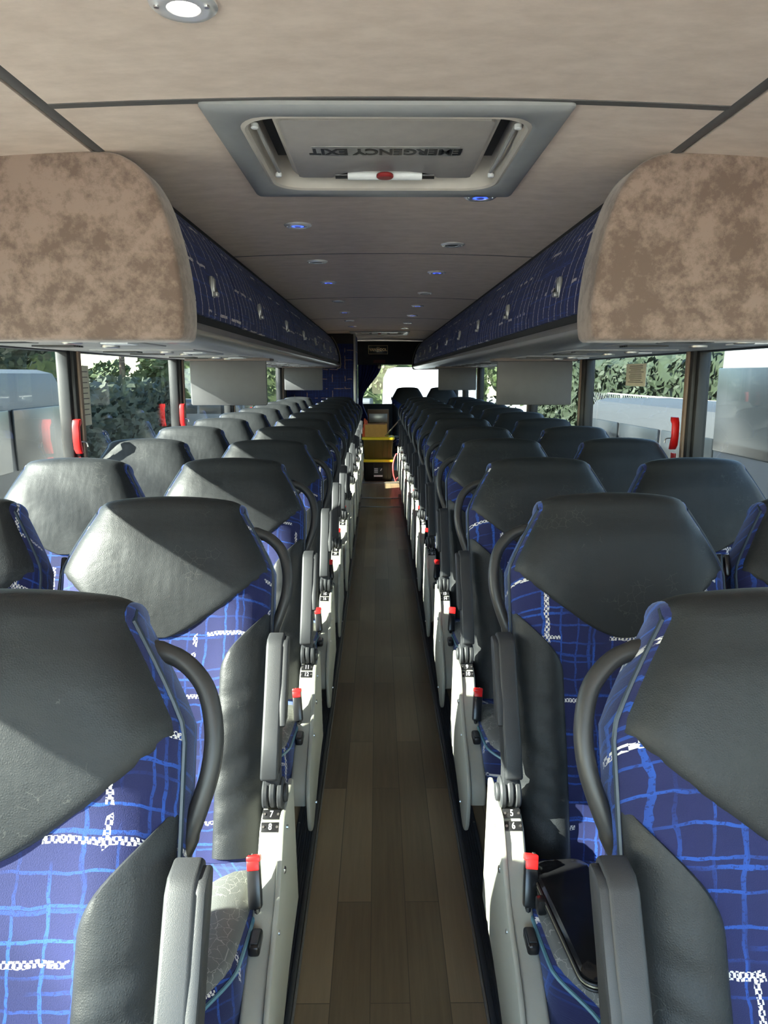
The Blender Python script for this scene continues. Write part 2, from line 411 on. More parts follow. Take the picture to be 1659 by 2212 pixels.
# corner strips between ceiling and luggage racks, aisle strips
for s, nm in ((-1, 23), (1, 24)):
    b = B(); tube(b, [(BX + s * .715, Y0, cz(.7) + .004), (BX + s * .715, Y1, cz(.7) + .004)], .017, 8, True, .45); struct('trim_%d' % nm, b, 'strip')
    b = B(); x0 = .228
    pts = [(x0, 0), (x0, .006), (x0 + .006, .009)]
    for k in range(6):
        xx = x0 + .012 + k * .0075; pts += [(xx, .009), (xx + .001, .006), (xx + .0035, .006), (xx + .0045, .009)]
    pts += [(x0 + .062, .009), (x0 + .066, 0)]
    prism(b, [(BX + s * p[0], p[1]) for p in pts], 'y', Y0, 9.0); t = struct('trim_%d' % (nm + 2), b, 'ribber')
    b = B(); box(b, (BX + s * (x0 - .005), (Y0 + 9) / 2, .004), (.006, 9 - Y0, .008), .001); link('edge_bead', b, plain('grey_bead', (.14, .13, .11), .5), t)
    b = B()
    for k in range(24): cyl(b, (BX + s * (x0 + .058), .8 + k * .35, .0095), .003, .002, 'z', 8)
    link('screw', b, 'steel', t)['kind'] = 'stuff'
for k, (yy, w) in enumerate(((8.15, .03), (8.75, .05), (10.0, .06))):
    struct('trim_%d' % (27 + k), box(B(), (BX, yy, .004), (.50, w, .008), .002), 'alu')

# ------------------------------------------------------------------ overhead luggage racks
def rack_prof(off=0):
    return [(.705, 1.985), (.668, 1.955), (.632, 1.905), (.602, 1.85), (.576, 1.78), (.558, 1.71), (.552, 1.66), (.553, 1.628)]
def rack_surf(b, s, prof, y0, y1, th=.012):
    L = []
    for p in prof: L.append([(BX + s * p[0], y0, p[1]), (BX + s * p[0], y1, p[1]), (BX + s * (p[0] + th), y1, p[1]), (BX + s * (p[0] + th), y0, p[1])])
    return skin(b, L)
YC = 1.98
ends = {-1: 10.15, 1: 12.25}
ordn = ['first', 'second', 'third', 'fourth', 'fifth', 'sixth', 'seventh', 'eighth', 'ninth', 'tenth', 'eleventh']
prof = []
pr = rack_prof()
for i in range(len(pr) - 1):
    for k in range(3): prof.append(tuple(pr[i][j] + (pr[i + 1][j] - pr[i][j]) * k / 3 for j in (0, 1)))
prof.append(pr[-1])
for s, side in ((-1, 'left'), (1, 'right')):
    YE = ends[s]
    r = tag(empty('luggage_rack', (0, 0, 0)), 'long overhead luggage rack on the %s with aluminium edge rail and grey underside' % side, 'luggage rack')
    b = B(); pts = [(.70, 1.995), (.70, 1.96), (.60, 1.80), (.575, 1.63), (.572, 1.60), (1.27, 1.565), (1.27, 1.995)]
    prism(b, [(BX + s * p[0], p[1]) for p in pts], 'y', YC + .1, YE); link('rack_body', b, 'matte_black', r)
    b = B(); pts = [(.562, 1.627), (.580, 1.627), (.588, 1.592), (.566, 1.592)]
    prism(b, [(BX + s * p[0], p[1]) for p in pts], 'y', YC + .1, YE); link('rubber_seal', b, 'matte_black', r)
    b = B(); pts = [(.545, 1.598), (.538, 1.588), (.536, 1.577), (.542, 1.566), (.556, 1.553), (.575, 1.545), (.64, 1.541), (.64, 1.56), (.60, 1.575), (.60, 1.60), (.56, 1.602)]
    prism(b, [(BX + s * p[0], p[1]) for p in pts], 'y', YC + .1, YE); link('edge_rail', b, 'rail', r)
    b = B(); box(b, (BX + s * .955, (YC + YE) / 2 + .05, 1.555), (.63, YE - YC - .1, .018)); link('underside_panel', b, 'panel', r)
    b = B(); pts = [(.72, 1.99)] + [(p[0] - .018, p[1]) for p in pr[1:]] + [(.53, 1.59), (.54, 1.545), (.58, 1.535), (1.27, 1.535), (1.27, 1.99)]
    prism(b, [(BX + s * p[0], p[1]) for p in pts], 'y', YE, YE + .05, .012); link('end_trim', b, 'matte_black', r)
    b = B(); tube(b, [(BX + s * (p[0] - .004), YE + .0, p[1]) for p in pts[1:-2]], .006, 6); link('end_bead', b, plain('tan_bead', (.25, .21, .16), .5), r)
    # suede end cap
    cap = tag(empty('rack_end_cap', (0, 0, 0)), 'large mottled brown suede end cap closing the %s luggage rack' % side, 'end cap')
    cp = [(1.285, 2.004), (.70, 1.996), (.66, 1.985), (.62, 1.96), (.59, 1.92), (.568, 1.87), (.548, 1.80), (.534, 1.73), (.526, 1.66), (.524, 1.60), (.530, 1.55), (.545, 1.538), (1.285, 1.538)]
    sp = [(p.x, p.y) for p in smooth_path([(p[0], p[1], 0) for p in cp[1:-1]], 4)]
    b = B(); prism(b, [(BX + s * p[0], p[1]) for p in [cp[0]] + sp + [cp[-1]]], 'y', YC - .02, YC + .14, .016, 3)
    link('suede_cover', b, 'suede', cap)
    # doors
    ys = [YC + .13, 2.94]
    while ys[-1] + 1.0 < YE: ys.append(ys[-1] + 1.0)
    if YE - ys[-1] > .4: ys.append(YE - .01)
    else: ys[-1] = YE - .01
    for k in range(len(ys) - 1):
        y0, y1 = ys[k] + .006, ys[k + 1] - .006; ym = (y0 + y1) / 2
        if k == 0: ym = 2.48
        d = tag(empty('luggage_door', (BX + s * .56, ym, 1.63)), 'blue plaid luggage door with silver latch, %s from the camera in the %s rack' % (ordn[k], side), 'luggage door', 'blue luggage rack doors')
        b = B(); L = []
        ny = 6
        for p in prof: 
            L.append([(s * (p[0] - .56), y0 - ym, p[1] - 1.63), (s * (p[0] - .56), y1 - ym, p[1] - 1.63), (s * (p[0] - .56 + .014), y1 - ym, p[1] - 1.63), (s * (p[0] - .56 + .014), y0 - ym, p[1] - 1.63)])
        skin(b, L); link('door_panel', b, 'door_fabric', d)
        h = B(); box(h, (s * (.0), 0, .098), (.012, .032, .066), .003); hh = link('latch', h, 'silver', d)
        h = B(); box(h, (s * (-.004), 0, .102), (.014, .024, .046), .004); box(h, (s * (-.012), 0, .075), (.016, .029, .015), .003); link('latch_pull', h, 'silver', hh)
        h = B(); tube(h, [(s * .0, .05, .10), (s * (-.006), .05, .088), (s * .0, .05, .078)], .004, 8); link('door_lock', h, 'black', d)
    # service panels below the rack
    n = 0
    y = 2.25
    while y < YE - .5:
        n += 1
        u = tag(empty('service_panel', (BX + s * .93, y, 1.547)), 'grey passenger service panel with air vents, %s from camera under the %s rack' % (ordn[min(n - 1, 10)], side), 'service panel', 'service panels under the racks')
        b = B(); box(b, (0, 0, 0), (.40, .56, .010), .003); link('panel_plate', b, 'panel', u)
        for q in (-1, 1):
            b = B()
            for w in range(5): box(b, (-.11 + .0 * w, q * .16 + (w - 2) * .018, -.007), (.13, .007, .006))
            link('air_vent', b, 'black', u)
            b = B(); cyl(b, (.06, q * .15, -.008), .028, .012, 'z', 20, bev=.003); link('reading_light', b, 'alu', u)
        b = B(); box(b, (.14, 0, -.006), (.08, .10, .006), .002); link('call_button_plate', b, 'white', u)
        y += .93 if n < 30 else 9

# ------------------------------------------------------------------ ceiling lights
def ceiling_light(x, y, lit, label):
    o = tag(empty('ceiling_light', (BX + x, y, cz(x))), label, 'ceiling light', 'round ceiling lights')
    b = B(); L = []
    for rr, z in ((.052, .002), (.052, -.003), (.046, -.008), (.036, -.0095), (.026, -.008), (.022, -.001)):
        L.append([(rr * math.cos(a), rr * math.sin(a), z) for a in [2 * PI * k / 28 for k in range(28)]])
    skin(b, L, True, False); link('bezel', b, 'chrome', o)
    b = B(); cyl(b, (0, 0, -.003), .0222, .008, 'z', 24, .018)
    link('lens', b, {'b': 'led', 'w': 'lamp', 'o': 'arm'}[lit], o)
    if lit == 'b':
        b = B(); cyl(b, (0, 0, -.0075), .012, .003, 'z', 16); link('led_core', b, plain('led_cover', (.2, .25, .6), .2), o)
    b = B()
    for q in (-1, 1): cyl(b, (.038 * q, -.012, -.0095), .004, .004, 'z', 10)
    link('bezel_screw', b, 'steel', o)
    return o
def yd(d, up=.56): return (d + up * math.sin(PITCH)) / math.cos(PITCH)
ceiling_light(-.322, yd(1.13), 'w', 'white glowing ceiling light at the top left, in front of the roof hatch')
for k, (d, l) in enumerate(((2.79, 'b'), (3.68, 'o'), (4.51, 'b'), (5.66, 'o'), (6.66, 'b'), (7.7, 'o'), (8.6, 'b'))):
    ceiling_light(-.328, yd(d), l, '%s round light in the %s place from the hatch, left of the aisle' % ({'b': 'blue-lit', 'o': 'unlit silver'}[l], ordn[k]))
for k, (d, l) in enumerate(((2.34, 'b'), (3.2, 'o'), (4.07, 'b'), (5.1, 'o'), (6.04, 'b'), (7.0, 'b'), (8.0, 'o'), (8.9, 'o'))):
    ceiling_light(.298, yd(d), l, '%s round light in the %s place from the hatch, right of the aisle' % ({'b': 'blue-lit', 'o': 'unlit silver'}[l], ordn[k]))

# ------------------------------------------------------------------ roof hatch
def roof_hatch(yc, label, group):
    H = .3925; z0 = CEIL - .004
    o = tag(empty('roof_hatch', (BX - .006, yc, z0)), label, 'roof hatch', group)
    out = lambda h, z, r=.012: [(p[0], p[1], z) for p in rrect(0, 0, h, h, r)]
    inn = lambda hx, hy, z, r, cy=0: [(p[0], p[1], z) for p in rrect(0, cy, hx, hy, r)]
    b = B(); skin(b, [out(H, .0), out(H, -.008), out(H - .008, -.014), inn(.338, .338, -.014, .09), inn(.330, .326, -.008, .09)], False, False)
    link('hatch_frame', b, 'hatch_grey', o)
    b = B(); skin(b, [inn(.330, .326, -.008, .09), inn(.322, .318, -.011, .09), inn(.315, .312, -.006, .085), inn(.300, .300, .10, .08), inn(.29, .29, .12, .08)], False, True)
    link('recess', b, 'hatch_beige', o)
    b = B(); hx, hy = .262, .272
    L = [inn(hx, hy, .05, .05, -.012), inn(hx, hy, .020, .05, -.012), inn(hx - .01, hy - .01, .010, .045, -.012)]
    skin(b, L); link('lid_rim', b, 'hatch_beige', o)
    # lid panel with arc cut for the handle
    pts = [(-.235, -.262), (.235, -.262), (.245, -.25), (.245, .215), (.235, .225), (.165, .225)]
    for k in range(9):
        a = PI * k / 8; pts.append((.15 * math.cos(a), .225 - .075 * math.sin(a)))
    pts += [(-.165, .225), (-.235, .225), (-.245, .215), (-.245, -.25)]
    b = B(); prism(b, pts, 'z', .002, .014, .002); link('lid_panel', b, 'lid', o)
    b = B(); tube(b, [(-.105, .195, .002), (.105, .195, .002)], .013, 14); hd = link('handle', b, 'white', o)
    for q in (-1, 1): b = B(); tube(b, [(q * .14, .195, .002), (q * .105, .195, .002)], .010, 12); link('handle_end', b, 'black', hd)
    b = B(); cyl(b, (0, .175, -.005), .024, .012, 'z', 20, bev=.003); link('release_button', b, plain('dark_red', (.28, .02, .02), .4), hd)
    b = B(); box(b, (0, -.035, .0012), (.37, .078, .001)); dc = link('decal', b, 'alu_film', o)
    text_mesh('EMERGENCY EXIT', .067, 'black', 'lettering', dc, (0, -.035, .0003), (PI, 0, PI), .0022, .72)
    for sx in (-1, 1):
        b = B(); tube(b, smooth_path([(sx * .300, -.20, .012), (sx * .294, .0, -.002), (sx * .300, .20, .012)]), .005, 8); link('gas_strut', b, 'panel', o)
        b = B(); box(b, (sx * .282, -.04, .06), (.03, .40, .03)); link('gap_seal', b, 'matte_black', o)  # black bar stands in for the shade in the gap beside the lid
        for yy in (-.22, .20):
            b = B(); cyl(b, (sx * .302, yy, .004), .009, .012, 'z', 12, bev=.002); link('stud', b, 'white', o)
    return o
M['alu_film'] = plain('silver_film', (.42, .41, .39), .3, .5, var=.35, scale=1500)
roof_hatch(1.655 + .3925, 'big grey roof hatch with emergency exit lettering near the camera', 'roof hatches')
roof_hatch(yd(9.5) + .40, 'small far roof hatch in the ceiling near the rear sign', 'roof hatches')

# ------------------------------------------------------------------ drop-down monitors
def monitor(s, d, label):
    y = d / math.cos(PITCH); w = .43
    o = tag(empty('drop_down_monitor', (BX + s * .872, y, 1.548)), label, 'monitor', 'drop-down monitors')
    b = B(); prism(b, [(-w / 2, -.02), (w / 2, -.02), (w / 2, -.262), (w / 2 - .008, -.268), (-w / 2 + .008, -.268), (-w / 2, -.262)], 'y', -.014, .014, .005)
    link('screen_case', b, 'monitor', o)
    b = B(); box(b, (0, .0145, -.14), (w - .03, .002, .22)); link('screen', b, 'black', o)
    b = B(); box(b, (0, .05, -.010), (w + .05, .16, .02), .005); link('housing', b, 'suede_plain', o)
    b = B(); tube(b, [(-w / 2 + .02, 0, -.022), (w / 2 - .02, 0, -.022)], .008, 8); link('hinge', b, 'strip', o)
    return o
M['suede_plain'] = plain('housing_brown', (.17, .135, .12), .8)
monitor(-1, 4.2, 'grey drop-down monitor under the left rack, nearer of the two')
monitor(-1, 8.4, 'grey drop-down monitor under the left rack, farther, beside the plaid bulkhead')
monitor(1, 4.25, 'grey drop-down monitor under the right rack, nearer of the two')
monitor(1, 8.4, 'grey drop-down monitor under the right rack, farther, beside the rear window')

# ------------------------------------------------------------------ coach seats
REC = math.radians(20.5); ZJ = .455
def Wb(t):
    if t < .60: return .2375
    if t < .735: return .2375 - (.2375 - .168) * ((t - .60) / .135) ** 1.15
    return .168
def Fb(s, t):
    a = min(1, abs(s)); e = (1 - a ** 6) ** .7 if a < 1 else 0
    h = sstep(.36, .60, t)
    core = .030 + .028 * h * (1 - .35 * a * a) - .012 * sstep(.66, .74, t)
    bol = .022 * sstep(.45, .72, a) * (1 - h)
    low = .012 * math.exp(-((t - .18) / .12) ** 2) * (1 - a)
    return e * (core + bol + low) + .004
T0 = .735; RT = .024; BB = .062
def Pb(x, tau, off=0):
    if tau <= T0:
        w = Wb(tau); s = max(-1, min(1, x / w)); return (x, -(Fb(s, tau) + off), tau)
    a = (tau - T0) / .04; s = max(-1, min(1, x / Wb(T0))); f0 = Fb(s, T0); mid = (f0 - BB) / 2
    bow = .014 * (1 - (x / .17) ** 2)
    return (x, -(mid + (f0 - mid + off) * math.cos(a)), T0 + (RT + off + bow) * math.sin(a))
def pad(P, W, F, BBk, T0_, A, mp=lambda p: p, nx=17, nt=22, nb=5):
    b = B(); L = []
    sx = [math.sin(PI / 2 * (-1 + 2 * i / (nx - 1))) for i in range(nx)]
    for j in range(nt + 1):
        t = T0_ * j / nt; w = W(t)
        ring = [P(s * w, t) for s in sx] + [(w + .004, BBk * .5, t)] + [(s * w, BBk, t) for s in (1, .5, 0, -.5, -1)] + [(-w - .004, BBk * .5, t)]
        L.append([mp(p) for p in ring])
    for j in range(1, nb + 1):
        a = PI / 2 * j / nb; w = W(T0_) - .006 * (1 - math.cos(a)); ta = T0_ + A * a
        ring = [P(s * w, ta) for s in sx]
        zt = P(w, ta)[2]
        mid = ring[0][1]; 
        back = []
        for s in (1, .5, 0, -.5, -1):
            q = P(s * w, T0_ + A * (PI - a)); back.append((s * w, q[1], q[2]))
        ring = ring + [(w + .003 * math.cos(a), (ring[-1][1] + back[0][1]) / 2, zt)] + back + [(-w - .003 * math.cos(a), (ring[0][1] + back[-1][1]) / 2, zt)]
        L.append([mp(p) for p in ring])
    return skin(b, L)
def fold(x, t):
    a = abs(x); r_ = 0
    for k, (t0, sl, am, wd) in enumerate(((.34, .5, .0035, .016), (.29, .7, .003, .014), (.20, .9, .0045, .016), (.13, .5, .004, .013), (.075, .9, .003, .012))):
        d = (t - t0 - sl * (a - .18) * .7) / wd; r_ -= am * math.exp(-d * d) * sstep(.115, .17, a)
    return r_
def patch(P, rows, off, nu=14, mp=lambda p: p, sink=.004, folds=None):
    """rows: list of (tau, xl, xr)"""
    b = B(); L = []
    for j, (tau, xl, xr) in enumerate(rows):
        row = []
        for i in range(nu + 1):
            u = i / nu; u = .5 - .5 * math.cos(PI * u)
            e = min(1, min(u, 1 - u) / .10) if nu > 3 else 1
            e = math.sqrt(max(0, 1 - (1 - e) ** 2))
            ev = min(1, j / 2.0)
            fo = folds(xl + (xr - xl) * u, tau) if folds else 0
            row.append(mp(P(xl + (xr - xl) * u, tau, off * e * ev - sink * (1 - e * ev) + fo * e * ev)))
        L.append(row)
    vs = [[b.verts.new(p) for p in r] for r in L]
    for a, c in zip(vs, vs[1:]):
        for i in range(nu): b.faces.new((a[i], a[i + 1], c[i + 1], c[i]))
    return b
# shield-shaped leather head panel
def head_rows():
    rows = []; tb = .452
    n = 16
    for k in range(n + 1):
        q = k / n; t = tb + (.60 - tb) * q * q if q < .5 else tb + (.60 - tb) * q * q
        u = (t - tb) / (.60 - tb)
        w = .232 * min(1, (.62 * math.sqrt(u) + .38 * u))
        rows.append((t, -w, w))
    for k in range(1, 9):
        t = .60 + .135 * k / 8; w = Wb(t) - .0045; rows.append((t, -w, w))
    for k in range(1, 11):
        a = PI * k / 10; rows.append((T0 + .04 * a, -.162, .162))
    return rows
def bol_rows(sg):
    rows = []
    for k in range(49):
        t = .512 - (.512 - .01) * k / 48
        q = max(0, min(1, (.512 - t) / .135)); q = math.sin(q * PI / 2) ** 1.2
        o = Wb(t) - .0015; i = o - .006 - .096 * q
        rows.append((t, i * sg, o * sg) if sg > 0 else (t, -o, -i))
    return rows
Wc = lambda t: .2375 + .006 * math.sin(min(1, t / .3) * PI) - .055 * sstep(.30, .44, t)
def Fc(s, t):
    a = min(1, abs(s)); e = (1 - a ** 6) ** .6
    return e * (.022 + .014 * sstep(.5, .8, a) - .010 * math.exp(-((t - .05) / .08) ** 2)) + .004
TC = .42
def Pc(x, tau, off=0):
    if tau <= TC:
        s = max(-1, min(1, x / Wc(tau))); return (x, -(Fc(s, tau) + off), tau)
    a = (tau - TC) / .04; s = max(-1, min(1, x / Wc(TC))); f0 = Fc(s, TC); mid = (f0 - .10) / 2
    return (x, -(mid + (f0 - mid + off) * math.cos(a)), TC + (.035 + off) * math.sin(a))
cmap = lambda p: (p[0], -p[2], -p[1] + p[2] * .03)

def make_seat(ais):
    """ais: -1 aisle on the left of the seat, +1 on the right, 0 window seat"""
    side = ais if ais else 1
    root = empty('coach_seat')
    body = link('backrest', pad(Pb, Wb, Fb, BB, T0, .04), 'fabric', root, (0, 0, ZJ)); body.rotation_euler.x = -REC
    link('headrest_panel', patch(Pb, head_rows(), .005, 18), 'leather', body)
    for sg in (-1, 1): link('side_bolster', patch(Pb, bol_rows(sg), .006, 12, folds=fold), 'leather', body)
    for sg in (-1, 1):
        b = B(); path = [(sg * (Wb(t) + .001), -.006, t) for t in [T0 * k / 30 for k in range(31)]] + [(sg * .166, .006, T0 + .014)]
        tube(b, path, .0034, 6); link('piping', b, 'piping', body)
    # belt guide on the far shoulder
    g = -side
    b = B(); box(b, (g * .244, .03, .615), (.014, .035, .05), .005); bg_ = link('belt_guide', b, 'black', body)
    b = B(); skin(b, [[(g * .25, .018, .61), (g * .25, .058, .61), (g * .252, .058, .61), (g * .252, .018, .61)], [(g * .262, .0, .10), (g * .262, .04, .10), (g * .264, .04, .10), (g * .264, .0, .10)]]); link('seat_belt', b, 'belt', body)
    cu = link('seat_cushion', pad(Pc, Wc, Fc, .10, TC, .04, cmap), 'fabric', root, (0, .0, ZJ - .005))
    for sg in (-1, 1):
        rows = []
        for k in range(22):
            t = .045 + (TC + .03 - .045) * k / 21; q = sstep(0, .10, t - .04); o = Wc(min(t, TC)) - .006; i = o - .01 - .10 * q
            rows.append((t, i, o) if sg > 0 else (t, -o, -i))
        link('cushion_panel', patch(Pc, rows, .005, 10, cmap), 'cushion_leather', cu)
    for sg in (-1, 1):
        b = B(); path = [cmap((sg * (Wc(t) + .001), -.006, t)) for t in [TC * k / 24 for k in range(25)]]
        tube(b, path, .0036, 6); link('piping', b, plain_light, cu)
    # metal under-frame and feet
    b = B(); box(b, (0, -.20, .305), (.44, .32, .05), .01); box(b, (0, .05, .42), (.40, .05, .09), .01); fr_ = link('seat_frame', b, 'matte_black', root)
    b = B(); box(b, (-side * .05, -.18, .14), (.05, .22, .28), .01); box(b, (-side * .05, -.18, .01), (.07, .32, .02), .004); link('leg', b, 'black', root)
    if ais:
        X = lambda q: side * q
        # grab handle loop
        b = B(); pth = smooth_path([(X(.165), .035, .700), (X(.215), .032, .690), (X(.252), .028, .655), (X(.267), .024, .605), (X(.266), .022, .555), (X(.252), .024, .505), (X(.236), .03, .465), (X(.222), .036, .44)], 5)
        tube(b, pth, [.0125 if 3 < k < len(pth) - 7 else .0150 for k in range(len(pth))], 12); link('grab_handle', b, 'tube', body)
        # raised armrest
        ar = empty('x'); bpy.data.objects.remove(ar)
        prof_ = [(.012, .655), (.014, .70), (.010, .78), (.012, .90), (.010, .935), (-.004, .945), (-.034, .943), (-.044, .93), (-.046, .80), (-.050, .74), (-.050, .665), (-.044, .655)]
        b = B(); pp = [(p[0] - .002 + (p[1] - .655) * .46, .655 + (p[1] - .655) * .86) for p in prof_]
        prism(b, pp, 'x', X(.240), X(.276), .0055, 3)
        a_ = link('armrest', b, 'arm', root)
        pp2 = [(p[0] * .8 - .008 + (.105 + (p[1] - .655) * .62) * .46, .745 + (p[1] - .655) * .533) for p in prof_]
        b = B(); prism(b, pp2, 'x', X(.272), X(.286), .004, 2); link('armrest_pad', b, 'arm', a_)
        b = B(); box(b, (X(.2635), -.02, .645), (.030, .036, .05), .004); link('armrest_stem', b, 'arm', a_)
        b = B()
        for q in (-1, 0, 1): cyl(b, (X(.2635 + q * .0145), -.022, .618 + .003 * (q == 0)), .031, .0125, 'x', 28, bev=.003)
        cyl(b, (X(.2635 + .024), -.022, .618), .018, .008, 'x', 20, bev=.002)
        link('armrest_hinge', b, 'arm', a_)
        # side shell
        core = [(.07, .585), (-.045, .585), (-.075, .572), (-.13, .505), (-.19, .462), (-.27, .425), (-.335, .385), (-.352, .350), (-.345, .315), (-.32, .300), (-.10, .305), (.07, .33)]
        b = B(); prism(b, core, 'x', X(.241), X(.283), .007, 3); sh = link('side_shell', b, 'shell', root)
        fl = [(.08, .592), (-.045, .592), (-.08, .578), (-.135, .512), (-.19, .470), (-.27, .435), (-.34, .395), (-.368, .355), (-.372, .31), (-.362, .265), (-.335, .235), (-.29, .225), (-.22, .245), (-.10, .28), (.08, .30)]
        flp = [(p.x, p.y) for p in smooth_path([(p[0], p[1], 0) for p in fl], 3)]
        b = B(); prism(b, flp, 'x', X(.280), X(.291), .004, 2)
        for v in b.verts:
            v.co.x += X(.006) * sstep(.52, .25, v.co.z)
        link('outer_flange', b, 'shell', sh)
        b = B(); box(b, (X(.287), -.10, .50), (.016, .012, .012), .003)
        for yy, zz in ((-.05, .56), (-.20, .445), (-.30, .30)): cyl(b, (X(.293 + .012 * (zz < .4)), yy, zz), .004, .004, 'x', 8)
        link('shell_screw', b, 'steel', sh)
        # buckle
        bk = B(); ctr = Vector((X(.243), -.155, .520)); 
        box(bk, (0, 0, -.006), (.026, .020, .088), .006); bo = link('belt_buckle', bk, 'black', root, ctr); bo.rotation_euler = (-.45, X(-.10), 0)
        bk = B(); box(bk, (X(.001), -.001, .037), (.026, .021, .012), .003); box(bk, (0, -.0085, .026), (.023, .006, .018), .002); link('release_button', bk, 'red', bo)
        bk = B(); box(bk, (X(-.006), .004, .0435), (.004, .012, .002)); link('buckle_slot', bk, 'black', bo)
        bk = B(); tube(bk, [(0, 0, -.03), (X(.004), .008, -.08), (X(.004), .02, -.12)], .006, 8); link('buckle_stalk', bk, 'black', bo)
        lv = B(); box(lv, (X(.256), -.235, .455), (.021, .050, .022), .006, 3); l_ = link('recline_lever', lv, 'black', root)
        lv = B(); box(lv, (X(.256), -.236, .467), (.013, .034, .003), .001); link('lever_inset', lv, 'arm', l_)
    return root
plain_light = plain('light_blue_piping', (.10, .24, .30), .35)
protos = {-1: make_seat(-1), 1: make_seat(1), 0: make_seat(0)}
PY = .756; YJ2 = 1.396
NR = 12
first = {}
ordw = ordn + ['twelfth', 'thirteenth']
rec = {(-1, 2): 2.0, (-1, 4): 2.0, (1, 2): -.6, (-1, 1): .3}
plate_digits = {}
def plates(root, n1, n2, side):
    for k, num in enumerate((n1, n2)):
        # on the sloping top face of the shell
        yy = -.018 - .030 * k; zz = .5855 if k == 0 else .5845
        sy = .0
        p = B(); box(p, (0, 0, 0), (.036, .019, .003), .0015)
        pl = link('number_plate', p, 'black', root, (side * .262, -.050 - .022 * k, .5905 - .0135 * k - .0035))
        pl.rotation_euler.x = math.radians(40)
        p = B()
        for q in (-1, 1): cyl(p, (q * .0135, 0, .002), .0026, .002, 'z', 10)
        link('rivet', p, 'steel', pl)
        text_mesh(str(num), .0175, 'white', 'numeral', pl, (0, 0, .0018), (0, 0, 0), .0002, .8, .0003)
for s, side in ((-1, 'left'), (1, 'right')):
    for n in range(1, NR + 1):
        for win in (0, 1):
            key = 0 if win else -s
            src = protos[key]
            if key in first: o = copy_tree(src)
            else: o = src; first[key] = 1
            xc = BX + s * (1.012 if win else .502)
            o.location = (xc, YJ2 + PY * (n - 2), 0)
            if s < 0 and n > NR - 0: pass
            a, c = (4 * n - 1, 4 * n) if s < 0 else (4 * n - 3, 4 * n - 2)
            if win: lab = 'blue plaid window seat with black leather headrest, %s row of the %s block' % (ordw[n - 1], side)
            elif 2 <= n <= 5: lab = 'aisle seat above number plates %d and %d, %s row of the %s block' % (a, c, ordw[n - 1], side)
            else: lab = 'aisle seat with raised armrest and grab handle, %s row of the %s block' % (ordw[n - 1], side)
            tag(o, lab, 'seat', '%s seats of the %s block' % ('window' if win else 'aisle', side))
            dr = rec.get((s, n), 0) if not win else 0
            jit = ((n * 37 + win * 11 + (s + 1) * 5) % 7 - 3) * .12
            for ch in o.children:
                if ch.name.startswith('backrest'): ch.rotation_euler.x = -REC - math.radians(dr + jit)
            o['_ps'] = 1; del o['_ps']
            if not win: plate_digits[(s, n)] = (o, a, c)
for (s, n), (o, a, c) in plate_digits.items():
    if n <= 6: plates(o, a, c, -s)
# raised rear row
struct('floor', box(B(), (BX, 11.75, .05), (2 * WALL, 2.3, .10)), 'wood')
for k, x in enumerate((.42, .93)):
    o = copy_tree(protos[0]); o.location = (BX + x, 11.05, .085)
    tag(o, 'raised rear-row seat before the back window, %s from the aisle' % ('nearest' if k == 0 else 'farther'), 'seat', 'raised rear seats')

# ------------------------------------------------------------------ pouch on the right second-row seat
o = tag(empty('zip_pouch', (BX + .335, 1.145, .497), .10), 'glossy black zip pouch lying on the right second-row seat cushion', 'pouch')
b = B(); L = []
for z, i in ((0, .004), (.004, 0), (.026, 0), (.031, .005), (.032, .02)):
    L.append([(p[0], p[1], z) for p in rrect(0, 0, .055 - i, .145 - i, .025)])
skin(b, L); link('pouch_body', b, plain('patent_black', (.008, .008, .009), .12, bump=.1, scale=60), o)
for z in (.010, .020):
    b = B(); L = [Vector((p[0], p[1], z)) for p in rrect(0, 0, .057, .147, .026)]; L.append(L[0]); tube(b, L, .0022, 6, False); link('piping', b, 'tube', o)
b = B(); L = [Vector((p[0], p[1], .015)) for p in rrect(0, 0, .0565, .1465, .026)]; L.append(L[0]); tube(b, L, .0018, 6, False); link('zip', b, plain('zip_brass', (.30, .27, .18), .4, .6), o)
b = B(); box(b, (-.062, .05, .008), (.018, .022, .03), .005); link('pull_tab', b, 'black', o)

# ------------------------------------------------------------------ emergency window levers, notices
def lever(s, y, label):
    X = BX + s * (WALL - .03)
    o = tag(empty('window_release_lever', (X, y, 1.13)), label, 'window lever', 'red window release levers')
    b = B(); prism(b, [(0, 0), (-.018, .02), (-.024, .06), (-.022, .115), (-.010, .14), (.014, .142), (.016, .125), (-.002, .11), (-.004, .06), (.010, .02), (.016, 0)], 'x', -.014, .014, .003)
    link('lever_arm', b, 'red', o)
    b = B(); tube(b, smooth_path([(-s * .012, .0, .05), (-s * .03, .01, .045), (-s * .034, .01, .028)], 4), .003, 6); link('wire_clip', b, 'steel', o)
    b = B(); box(b, (s * .004, .0, -.03), (.008, .045, .03), .003); link('instruction_label', b, 'red', o)
lever(-1, 3.06, 'red window release lever on the nearest left pillar')
lever(-1, 4.72, 'red window release lever on the second left pillar')
lever(-1, 7.98, 'red window release lever beside the farther left monitor')
lever(1, 3.22, 'red window release lever on the nearest right pillar')
def notice(s, y, z, w, h, label):
    X = BX + s * (WALL + .028)
    o = tag(empty('window_notice', (X, y, z)), label, 'notice', 'paper window notices')
    link('sheet', box(B(), (0, 0, 0), (.0015, w, h)), 'paper', o)
    b = B(); rnd = random.Random(3)
    for k in range(9): box(b, (-s * .0012, (rnd.random() - .5) * .01, h * (.4 - .09 * k)), (.0008, w * (.5 + .3 * rnd.random()), .0035))
    link('printed_line', b, 'strip', o)['kind'] = 'stuff'
notice(1, 3.92, 1.45, .30, .115, 'yellowish printed notice stuck on the right window before the pillar')
notice(-1, 3.32, 1.36, .10, .26, 'narrow pale notice stuck on the left window by the near pillar')
